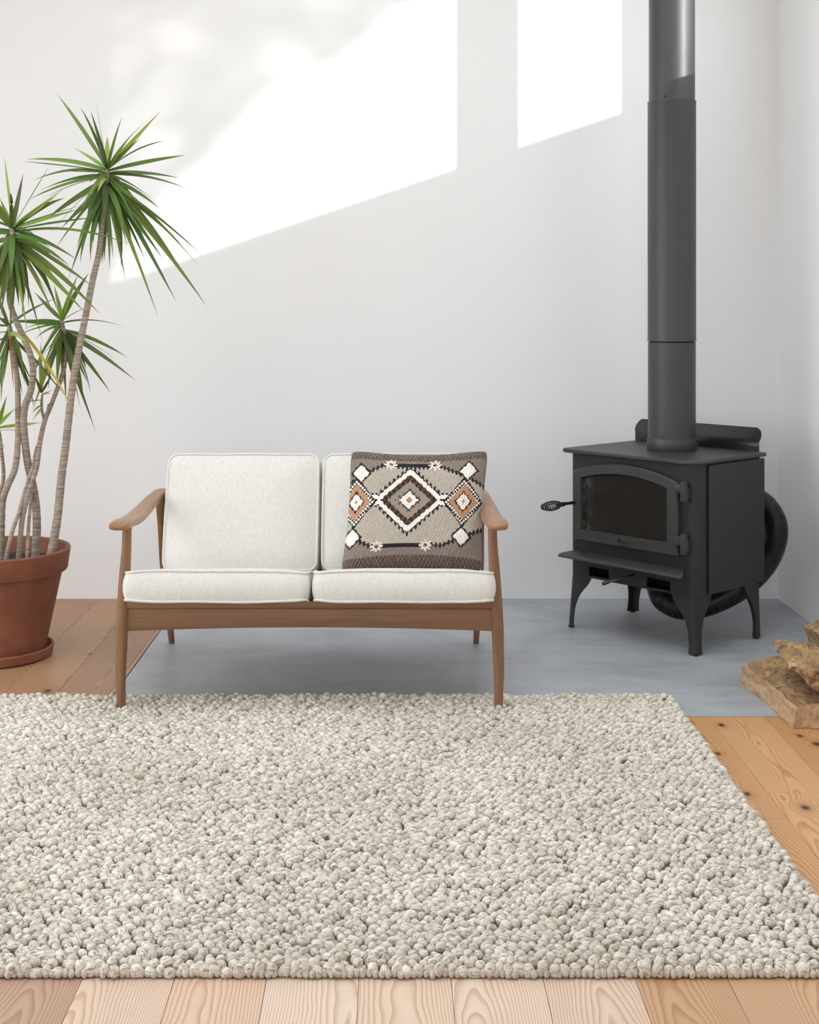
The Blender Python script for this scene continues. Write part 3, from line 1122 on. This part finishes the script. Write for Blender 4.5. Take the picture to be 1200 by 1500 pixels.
# curved sheet legs
for su in (-1, 1):
    for sv in (-1, 1):
        prof = [(.006, .036), (.012, .0365), (.03, .0335), (.06, .0335), (.09, .037), (.12, .046), (.145, .060), (.165, .076), (.182, .091), (.195, .099), (.205, .104), (.2145, .106)]
        rings = []
        for z, a in prof:
            spl = .013 * (1 - z / .2145)
            cu, cv = .2985 + spl, (.2005 if sv < 0 else .222) + spl * .7
            if sv > 0: cv -= .018 * (1 - z / .2145)
            t, r = .006, (.026 if sv < 0 else .010)
            q5 = [(r - r * math.sin(h_), r - r * math.cos(h_)) for h_ in (0, .39, .785, 1.18, 1.5708)]
            q6 = [(r - (r - t) * math.sin(h_), r - (r - t) * math.cos(h_)) for h_ in (1.5708, 1.18, .785, .39, 0)]
            loc = [(a, 0)] + q5 + [(0, a * .98), (t, a * .98)] + q6 + [(a, t)]
            rings.append([Vector((su * (cu - p), sv * (cv - q), z)) for p, q in loc])
        bm = bmesh.new()
        loft(bm, rings)
        lg = obj('leg', bm, M['steel'] if not (su < 0 and sv > 0) else M['steel'], stove)
        bm = bmesh.new()
        fx, fy = su * (.2985 + .013 - .015), sv * ((.2005 if sv < 0 else .222 - .018) + .009 - .015)
        rings = [[Vector((fx + r * math.cos(2 * math.pi * k / 14), fy + r * math.sin(2 * math.pi * k / 14), z)) for k in range(14)] for r, z in ((.011, .001), (.0125, .004), (.0125, .009), (.006, .010), (.006, .03))]
        loft(bm, rings)
        obj('levelling_foot', bm, M['gloss'], lg)

# flue pipe in sections
fl = tag(empty('flue_pipe', (1.1015, 5.194, .7165)), 'tall black flue pipe rising from the stove top', 'pipe')
def flue(name, prof):
    bm = bmesh.new()
    lathe(bm, [(r, z - .7165) for r, z in prof], 64)
    return obj(name, bm, M['pipe'], fl)
flue('pipe_collar', [(.0955, .717), (.0965, .719), (.0965, .762), (.0955, .764), (.080, .764)])
flue('pipe_section', [(.080, .760), (.0925, .764), (.0925, 1.140), (.080, 1.144)])
flue('pipe_section', [(.080, 1.141), (.0945, 1.145), (.0945, 1.158), (.0938, 1.160), (.0938, 2.080), (.0948, 2.083), (.0948, 2.0865), (.080, 2.0875)])
flue('pipe_section', [(.080, 2.085), (.0895, 2.0876), (.0895, ZC - .001), (.080, ZC - .0005)])
for a, z in ((-118, 2.098), (-126, .775)):
    bm = bmesh.new()
    a = math.radians(a)
    c = Vector((math.cos(a), math.sin(a), 0))
    tube(bm, [c * .087 + ez * (z - .7165), c * .0935 + ez * (z - .7165), c * .0955 + ez * (z - .7165)], [.0045, .0045, .002], 8)
    obj('screw', bm, M['gloss'], fl)

# ribbed intake hose looping behind and under the stove
path = [P(1040, 745, 5.325), P(1065, 735, 5.345), P(1095, 730, 5.35), P(1120, 741, 5.36), P(1136, 770, 5.36), P(1131, 805, 5.34), P(1110, 838, 5.30), P(1075, 866, 5.26), P(1035, 884, 5.22), P(1000, 889, 5.18), P(974, 878, 5.17), P(966, 860, 5.17), P(965, 846, 5.17)]
pp = catmull(path, 16)
cum = [0]
for i in range(1, len(pp)):
    cum.append(cum[-1] + (pp[i] - pp[i - 1]).length)
nst = int(cum[-1] / .0042)
res = []
for k in range(nst + 1):
    t = cum[-1] * k / nst
    i = max(1, min(len(pp) - 1, int(np.searchsorted(cum, t))))
    f_ = (t - cum[i - 1]) / max(1e-9, cum[i] - cum[i - 1])
    res.append(pp[i - 1].lerp(pp[i], f_))
bm = bmesh.new()
tube(bm, [MSI @ p for p in res], [.0505 if k % 2 else .0482 for k in range(len(res))], 20)
obj('air_hose', bm, M['hose'], stove)

# ------------------------------------------------------------------ logs
def log_mesh(secs, name, mat, loc, amp=.006, freq=22, sub=14, seed=0):
    """secs: list of (y, [(x,z)...]) polygons along y, world coordinates"""
    rings = []
    n = len(secs[0][1])
    per = 5
    def dens(poly):
        out = []
        for i in range(n):
            a, b = Vector(poly[i]), Vector(poly[(i + 1) % n])
            for q in range(per):
                out.append(a.lerp(b, q / per))
        return out
    for i in range(len(secs) - 1):
        ya, pa = secs[i]; yb, pb = secs[i + 1]
        da, db = dens(pa), dens(pb)
        for k in range(sub + (1 if i == len(secs) - 2 else 0)):
            t = k / sub
            y = ya + (yb - ya) * t
            r = []
            for a, b in zip(da, db):
                p = a.lerp(b, t)
                v = Vector((p.x, y, p.y))
                nz = noise.noise_vector(v * freq + Vector((seed, 0, 0))) * amp + noise.noise_vector(v * freq * 3 + Vector((0, seed, 0))) * amp * .45
                nz.y *= 1.4 if k in (0, sub) else .6
                v = v + nz
                v.z = max(v.z, .0015)
                r.append(v - Vector(loc))
            rings.append(r)
    bm = bmesh.new()
    vr = loft(bm, rings, caps=False)
    for ring, rev in ((vr[0], False), (vr[-1], True)):
        c = sum((v.co for v in ring), Vector()) / len(ring)
        cv = bm.verts.new(c)
        for j in range(len(ring)):
            a, b = ring[j], ring[(j + 1) % len(ring)]
            bm.faces.new((a, b, cv) if rev else (b, a, cv))
    o = obj(name, bm, mat)
    o.location = loc
    return o


GL = 'firewood logs on the hearth edge'
lowlog = tag(log_mesh([(3.985, [(1.211, 0), (1.300, 0.0), (1.395, 0), (1.40, .060), (1.315, .082), (1.228, .064)]),
              (4.25, [(1.198, 0), (1.290, 0.0), (1.40, 0), (1.41, .075), (1.31, .092), (1.212, .066)]),
              (4.487, [(1.183, 0), (1.28, 0.0), (1.395, 0), (1.40, .080), (1.31, .088), (1.192, .062)])], 'firewood_log', M['log'], (1.3, 4.24, 0), .005, 18, 14, 1),
    'split log with a flat pale cut face, lowest in the firewood pile', 'log', GL)
lowlog.data.materials.append(M['bark'])
for p_ in lowlog.data.polygons:
    if p_.normal.z > .55: p_.material_index = 1
tag(log_mesh([(3.99, [(1.425, 0), (1.53, 0), (1.60, .02), (1.59, .08), (1.50, .095), (1.43, .07)]),
              (4.45, [(1.42, 0), (1.53, 0), (1.61, .02), (1.60, .08), (1.50, .09), (1.425, .07)])], 'firewood_log', M['bark'], (1.5, 4.22, 0), .005, 18, 14, 4),
    'bark-covered log lying beside the right wall, beyond the frame edge', 'log', GL)
tag(log_mesh([(3.985, [(1.222, .170), (1.29, .118), (1.37, .092), (1.405, .105), (1.39, .150), (1.30, .172)]),
              (4.12, [(1.232, .168), (1.30, .115), (1.38, .100), (1.410, .115), (1.39, .175), (1.31, .196)]),
              (4.25, [(1.240, .176), (1.30, .125), (1.37, .105), (1.400, .115), (1.38, .175), (1.31, .192)]),
              (4.33, [(1.243, .186), (1.30, .140), (1.37, .112), (1.390, .12), (1.37, .160), (1.30, .176)])], 'firewood_log', M['bark'], (1.3, 4.16, .09), .013, 24, 10, 2),
    'gnarled piece of rough bark lying across the split log', 'log', GL)
tag(log_mesh([(4.08, [(1.452, .100), (1.52, .098), (1.565, .13), (1.555, .19), (1.50, .215), (1.438, .18)]),
              (4.52, [(1.440, .100), (1.52, .098), (1.565, .13), (1.555, .19), (1.49, .215), (1.408, .185)])], 'firewood_log', M['bark'], (1.5, 4.3, .1), .006, 18, 12, 6),
    'dark log end at the frame edge, highest in the firewood pile', 'log', GL)

# ------------------------------------------------------------------ potted plant
PX, PY = -1.4515, 4.83
plant = tag(empty('potted_plant', (PX, PY, 0)), 'tall dragon tree with thin bare stems in a terracotta pot', 'plant')
PO = Vector((PX, PY, 0))
bm = bmesh.new()
lathe(bm, [(.001, .001), (.190, .001), (.199, .006), (.204, .03), (.2045, .037), (.200, .0405), (.195, .038), (.190, .02), (.184, .014), (.001, .014)], 64)
obj('saucer', bm, M['terra'], plant)
bm = bmesh.new()
lathe(bm, [(.001, .0145), (.168, .0145), (.1745, .02), (.182, .06), (.236, .312), (.2415, .316), (.2515, .3135), (.2545, .318), (.264, .385), (.2645, .391), (.261, .3955), (.254, .3955), (.249, .391), (.240, .33), (.225, .30), (.001, .30)], 72)
obj('pot', bm, M['terra'], plant)
bm = bmesh.new()
rings = []
for r in (.004, .06, .12, .17, .21, .239):
    rings.append([Vector((r * math.cos(a), r * math.sin(a), .345 + .012 * noise.noise((r * 30 * math.cos(a), r * 30 * math.sin(a), 1)) - .01 * (r / .24))) for a in [2 * math.pi * k / 40 for k in range(40)]])
rings.append([Vector((p.x, p.y, .31)) for p in rings[-1]])
loft(bm, rings)
obj('soil', bm, M['soil'], plant)


def stem(pts, r0, r1, lump=.06):
    """pts: (px, py, depth) from the soil up"""
    c = catmull([P(*p) - PO for p in pts], 7)
    n = len(c)
    rad = [(r0 + (r1 - r0) * i / (n - 1)) * (1 + lump * math.sin(i * 2.1) * .4) for i in range(n)]
    rad[-1] *= .25; rad[-2] *= .5; rad[-3] *= .75; rad[-4] *= .9
    bm = bmesh.new()
    tube(bm, c, rad, 12)
    return obj('stem', bm, M['trunk'], plant)


GREEN = [srgb(100, 120, 56), srgb(112, 134, 62), srgb(88, 108, 54), srgb(130, 150, 70), srgb(106, 128, 62)]
LIME = [srgb(166, 188, 88), srgb(148, 176, 76), srgb(180, 196, 104)]


def leaf(parent, p0, p2, wid, c, lift=.05, roll=0.0, out=None):
    d = p2 - p0
    ln = d.length
    hor = Vector((d.x, d.y, 0))
    p1 = p0 + d * .5 + ez * (lift * ln * (1.0 if d.z > -.5 * ln else .55))
    if out is not None:
        p1 += out * ln * .12
    face = Vector((random.uniform(-.7, .7), -random.uniform(.1, 1.2), random.uniform(.2, 1.0))).normalized()
    n = 10
    pts = []
    for i in range(n + 1):
        t = i / n
        pts.append(p0 * (1 - t) ** 2 + p1 * (2 * t * (1 - t)) + p2 * t * t)
    verts, faces, uvs = [], [], []
    for i in range(n + 1):
        t = i / n
        tg = (pts[min(i + 1, n)] - pts[max(i - 1, 0)]).normalized()
        side = tg.cross(face)
        if side.length < .15:
            side = tg.cross(Vector((.3, -.5, .8)))
        side.normalize()
        side = Matrix.Rotation(roll * (t - .3), 3, tg) @ side
        nrm = side.cross(tg).normalized()
        prof = (.62 + .38 * min(1, t / .22)) * (1 - max(0, (t - .30) / .70) ** 1.7)
        w_ = wid * max(prof, .03)
        dp = w_ * .28
        verts += [pts[i] - side * w_ + nrm * dp, pts[i], pts[i] + side * w_ + nrm * dp]
        uvs += [(0, t), (.5, t), (1, t)]
        if i:
            b = 3 * i
            faces += [(b - 3, b - 2, b + 1, b), (b - 2, b - 1, b + 2, b + 1)]
    me = bpy.data.meshes.new('leaf')
    me.from_pydata([v[:] for v in verts], [], faces)
    uv = me.uv_layers.new(name='UVMap')
    for l in me.loops:
        uv.data[l.index].uv = uvs[l.vertex_index]
    o = link('leaf', me, M['leaf'], parent, True)
    o.color = (*[v * random.uniform(.82, 1.15) for v in c], 1)
    return o


def crown(parent, px, py, d, tips, extra, L=.30, wid=.0075, lime=.15, xr=1.0, skirt=0):
    """tips: photo pixels of leaf ends; extra: further leaves filled in all round, mostly drooping"""
    c0 = P(px, py, d) - PO
    for i, (tx, ty) in enumerate(tips):
        flat = P(tx, ty, d) - PO - c0
        rem = max(0.0, (L * random.uniform(.85, 1.15)) ** 2 - flat.length_squared)
        dy = math.sqrt(rem) * random.choice((-1, 1)) * random.uniform(.25, .85)
        tip = P(tx, ty, d + dy) - PO
        down = max(0, -flat.z / max(flat.length, 1e-4))
        p0 = c0 - ez * (.012 + .055 * down * random.uniform(.5, 1.1)) if flat.z < .05 else c0 - ez * .004
        col = random.choice(LIME) if random.random() < lime + (.4 if flat.z > .1 else 0) else random.choice(GREEN)
        leaf(parent, p0, tip, wid * random.uniform(.75, 1.2), col, lift=random.uniform(.06, .16) if down > .1 else random.uniform(-.02, .05), roll=random.uniform(-.9, .9))
    for i in range(skirt):          # older leaves hanging close around the stem
        a = 2.399 * i + random.uniform(-.3, .3)
        q = random.uniform(.12, .62)
        ll = L * random.uniform(.62, 1.0)
        p0 = c0 - ez * random.uniform(.02, .10) + (P(px, py + 40, d) - PO - c0 + ez * .1) * 0
        dirv = Vector((math.cos(a) * q, math.sin(a) * q, -math.sqrt(1 - q * q)))
        leaf(parent, p0, p0 + dirv * ll, wid * random.uniform(.85, 1.2), random.choice(GREEN), lift=random.uniform(.0, .1), roll=random.uniform(-.6, .6), out=Vector((math.cos(a), math.sin(a), .4)))
    for i in range(extra):
        a = 2.399 * i + random.uniform(-.3, .3)
        el = random.uniform(-1.35, .15) if i % 5 else random.uniform(.2, 1.0)
        ll = L * random.uniform(.7, 1.0)
        dirv = Vector((math.cos(a) * math.cos(el) * xr, math.sin(a) * math.cos(el), math.sin(el)))
        p0 = c0 - ez * (.01 + .06 * max(0, -math.sin(el)) * random.random())
        col = random.choice(LIME) if random.random() < lime * .8 else random.choice(GREEN)
        leaf(parent, p0, c0 + dirv * ll, wid * random.uniform(.75, 1.15), col, lift=random.uniform(.05, .18), roll=random.uniform(-.9, .9))


def z1(pts):
    return [(x / 3.75, 120 + y / 3.75) for x, y in pts]


# tall right stem and its crown
sA = stem([(72, 822, 4.80), (77, 800, 4.80), (84, 760, 4.80), (90, 700, 4.80), (96, 655, 4.80), (101, 610, 4.80), (107, 560, 4.80), (116, 510, 4.80), (127, 455, 4.80), (137, 405, 4.80), (145, 370, 4.80), (152, 310, 4.80), (156, 262, 4.80), (157, 246, 4.80)], .0165, .0095)
crown(sA, 157, 246, 4.80, z1([(315, 68), (525, 98), (498, 158), (590, 300), (880, 162), (772, 308), (398, 358), (128, 437), (1018, 402), (985, 528), (1042, 592), (882, 700),
                              (375, 490), (160, 645), (215, 600), (245, 760), (270, 842), (305, 915), (375, 1088), (415, 960), (515, 860), (572, 990), (688, 1085), (622, 970), (798, 978),
                              (866, 1285), (965, 1202), (1133, 1230), (1112, 955), (1098, 1018), (975, 995), (990, 885), (240, 640), (340, 800), (770, 510), (560, 1000), (700, 900), (900, 980), (450, 860), (640, 860)]), 16, .30, .0098, .10, skirt=22)
# big left crown
sB = stem([(51, 825, 4.86), (52, 812, 4.86), (54, 770, 4.86), (52, 735, 4.86), (47, 706, 4.86), (41, 680, 4.86), (37, 650, 4.85), (34.5, 615, 4.84), (37, 594, 4.84), (45, 572, 4.83), (48.5, 545, 4.82), (45, 522, 4.81), (37, 500, 4.80), (25, 473, 4.79), (15, 445, 4.78), (14, 425, 4.77), (18, 385, 4.76), (18, 345, 4.75), (18, 333, 4.75)], .0165, .0085)
crown(sB, 18, 333, 4.75, z1([(25, 415), (128, 505), (270, 465), (0, 640), (345, 590), (470, 675), (515, 745), (700, 888), (278, 910), (505, 1120), (545, 1272), (465, 1265), (310, 1050), (235, 1430), (150, 1380),
                             (105, 1230), (5, 1290), (295, 1275), (-90, 560), (-190, 700), (-260, 850), (-280, 1000), (-200, 1150), (-120, 1250), (-60, 1320), (-330, 780), (380, 1010), (270, 1180), (60, 1300), (-160, 520), (430, 700), (200, 1300)]), 14, .31, .0100, .14, skirt=20)
# lower middle crown
sC = stem([(1, 830, 4.82), (1, 815, 4.82), (2, 765, 4.82), (4, 733, 4.82), (11, 712, 4.82), (22, 686, 4.83), (26, 650, 4.84), (26.5, 600, 4.85), (24.5, 550, 4.86), (18, 510, 4.86), (15, 485, 4.86), (13, 475, 4.86)], .0145, .0085)
crown(sC, 12, 473, 4.86, [(47, 560), (95, 580), (33, 578), (-40, 500), (-60, 540), (-20, 590), (20, 570), (-50, 440), (-10, 420), (-80, 470), (40, 505), (5, 560), (28, 575)], 4, .27, .0085, .30, skirt=5)
leaf(sC, P(30, 484, 4.84) - PO, P(112, 610, 4.78) - PO, .0058, srgb(226, 190, 74), .22, .3)
leaf(sC, P(14, 490, 4.85) - PO, P(20, 566, 4.82) - PO, .005, srgb(200, 150, 60), .05, .6)
sD = stem([(26, 828, 4.78), (28, 812, 4.78), (32, 765, 4.78), (40, 727, 4.79), (48, 703, 4.81), (54, 682, 4.84), (59, 645, 4.87), (66, 615, 4.89), (73, 598, 4.9), (86, 564, 4.91), (94, 538, 4.92), (97, 505, 4.92), (92, 478, 4.92), (90, 468, 4.92)], .0105, .0075)
crown(sD, 90, 467, 4.92, [(10, 470), (42, 470), (50, 427), (79, 417), (114, 403), (186, 480), (186, 523), (198, 557), (162, 575), (140, 632), (118, 600), (97, 590), (60, 548), (50, 540), (84, 560), (107, 545), (36, 482), (175, 530), (48, 600), (128, 560), (70, 560)], 7, .27, .0088, .34, skirt=9)
sE = stem([(66, 618, 4.895), (62, 604, 4.90), (61, 590, 4.90), (62, 576, 4.90)], .006, .0045)
crown(sE, 61, 574, 4.90, [(77, 548), (82, 570), (74, 577), (47, 605), (51, 550), (57, 520), (30, 592), (60, 500), (46, 618), (66, 545)], 0, .16, .0055, .75)
stem([(66, 622, 4.895), (69, 606, 4.885), (71, 591, 4.88)], .005, .0042)
sF = stem([(-12, 830, 4.9), (-10, 780, 4.9), (-3, 735, 4.9), (4, 708, 4.9), (5, 690, 4.9), (3, 668, 4.9), (0, 640, 4.9), (-3, 626, 4.9)], .0085, .006)
crown(sF, -3, 622, 4.9, [(33, 590), (61, 619), (44, 637), (8, 658), (-40, 600), (-50, 640), (10, 580), (-20, 570), (20, 600), (52, 622)], 0, .19, .0068, .85)
stem([(8, 828, 4.74), (11, 808, 4.74), (19, 775, 4.75), (28, 750, 4.77), (38, 715, 4.80), (48, 685, 4.84), (53, 660, 4.87), (60, 642, 4.88)], .0085, .006)
stem([(39, 828, 4.76), (40, 808, 4.77), (42, 770, 4.80), (45, 735, 4.83), (49, 700, 4.87), (55, 670, 4.885), (62, 640, 4.892)], .007, .0055)

# ------------------------------------------------------------------ tree outside (its crown breaks up the sun from the high window)
tree = tag(empty('garden_tree', (8.3, -2.9, -.3)), 'leafy garden tree outside the high window', 'tree')
TO = tree.location.copy()
bm = bmesh.new()
tube(bm, catmull([(0, 0, 0), (.05, .03, 1.6), (.1, -.05, 3.4), (0, 0, 4.8), (-.1, .1, 6.2)], 5), [.16 - .0055 * i for i in range(21)], 10)
obj('trunk', bm, M['tree'], tree)


def inside(px, py, poly):
    c = False
    for i in range(len(poly)):
        x0, y0 = poly[i]; x1, y1 = poly[i - 1]
        if (y0 > py) != (y1 > py) and px < (x1 - x0) * (py - y0) / (y1 - y0) + x0:
            c = not c
    return c


poly = [(-350, 500), (110, 470), (190, 380), (235, 300), (320, 225), (395, 140), (430, 120), (490, 95), (575, 35), (660, -20), (700, -330), (-350, -330)]
spots = [(455, 185, 34), (330, 300, 30), (520, 120, 22), (600, 70, 20), (250, 345, 26)]
verts, faces = [], []
cnt = 0
while cnt < 5200:
    px, py = random.uniform(-350, 700), random.uniform(-330, 500)
    ok = inside(px, py, poly)
    if not ok:
        for sx_, sy_, sr in spots:
            if math.hypot(px - sx_, (py - sy_) * 1.3) < sr * random.random() ** .5 and random.random() < .22:
                ok = True
    if not ok:
        continue
    wp = P(px, py, YB)
    k_ = random.uniform(7.2, 10.2)
    c = wp - Vector((-1.16, 1.0, -.387)) * k_ - TO
    s = random.uniform(.045, .085)
    R_ = Matrix.Rotation(random.uniform(0, 6.28), 3, 'Z') @ Matrix.Rotation(random.uniform(-1.2, 1.2), 3, 'X')
    b = len(verts)
    for q in ((-s * .55, 0, 0), (0, -s, .01), (s * .55, 0, 0), (0, s, .01)):
        verts.append((c + R_ @ Vector(q))[:])
    faces.append((b, b + 1, b + 2, b + 3))
    cnt += 1
me = bpy.data.meshes.new('foliage')
me.from_pydata(verts, [], faces)
fo = link('foliage', me, M['treeleaf'], tree, False)
fo['kind'] = 'stuff'
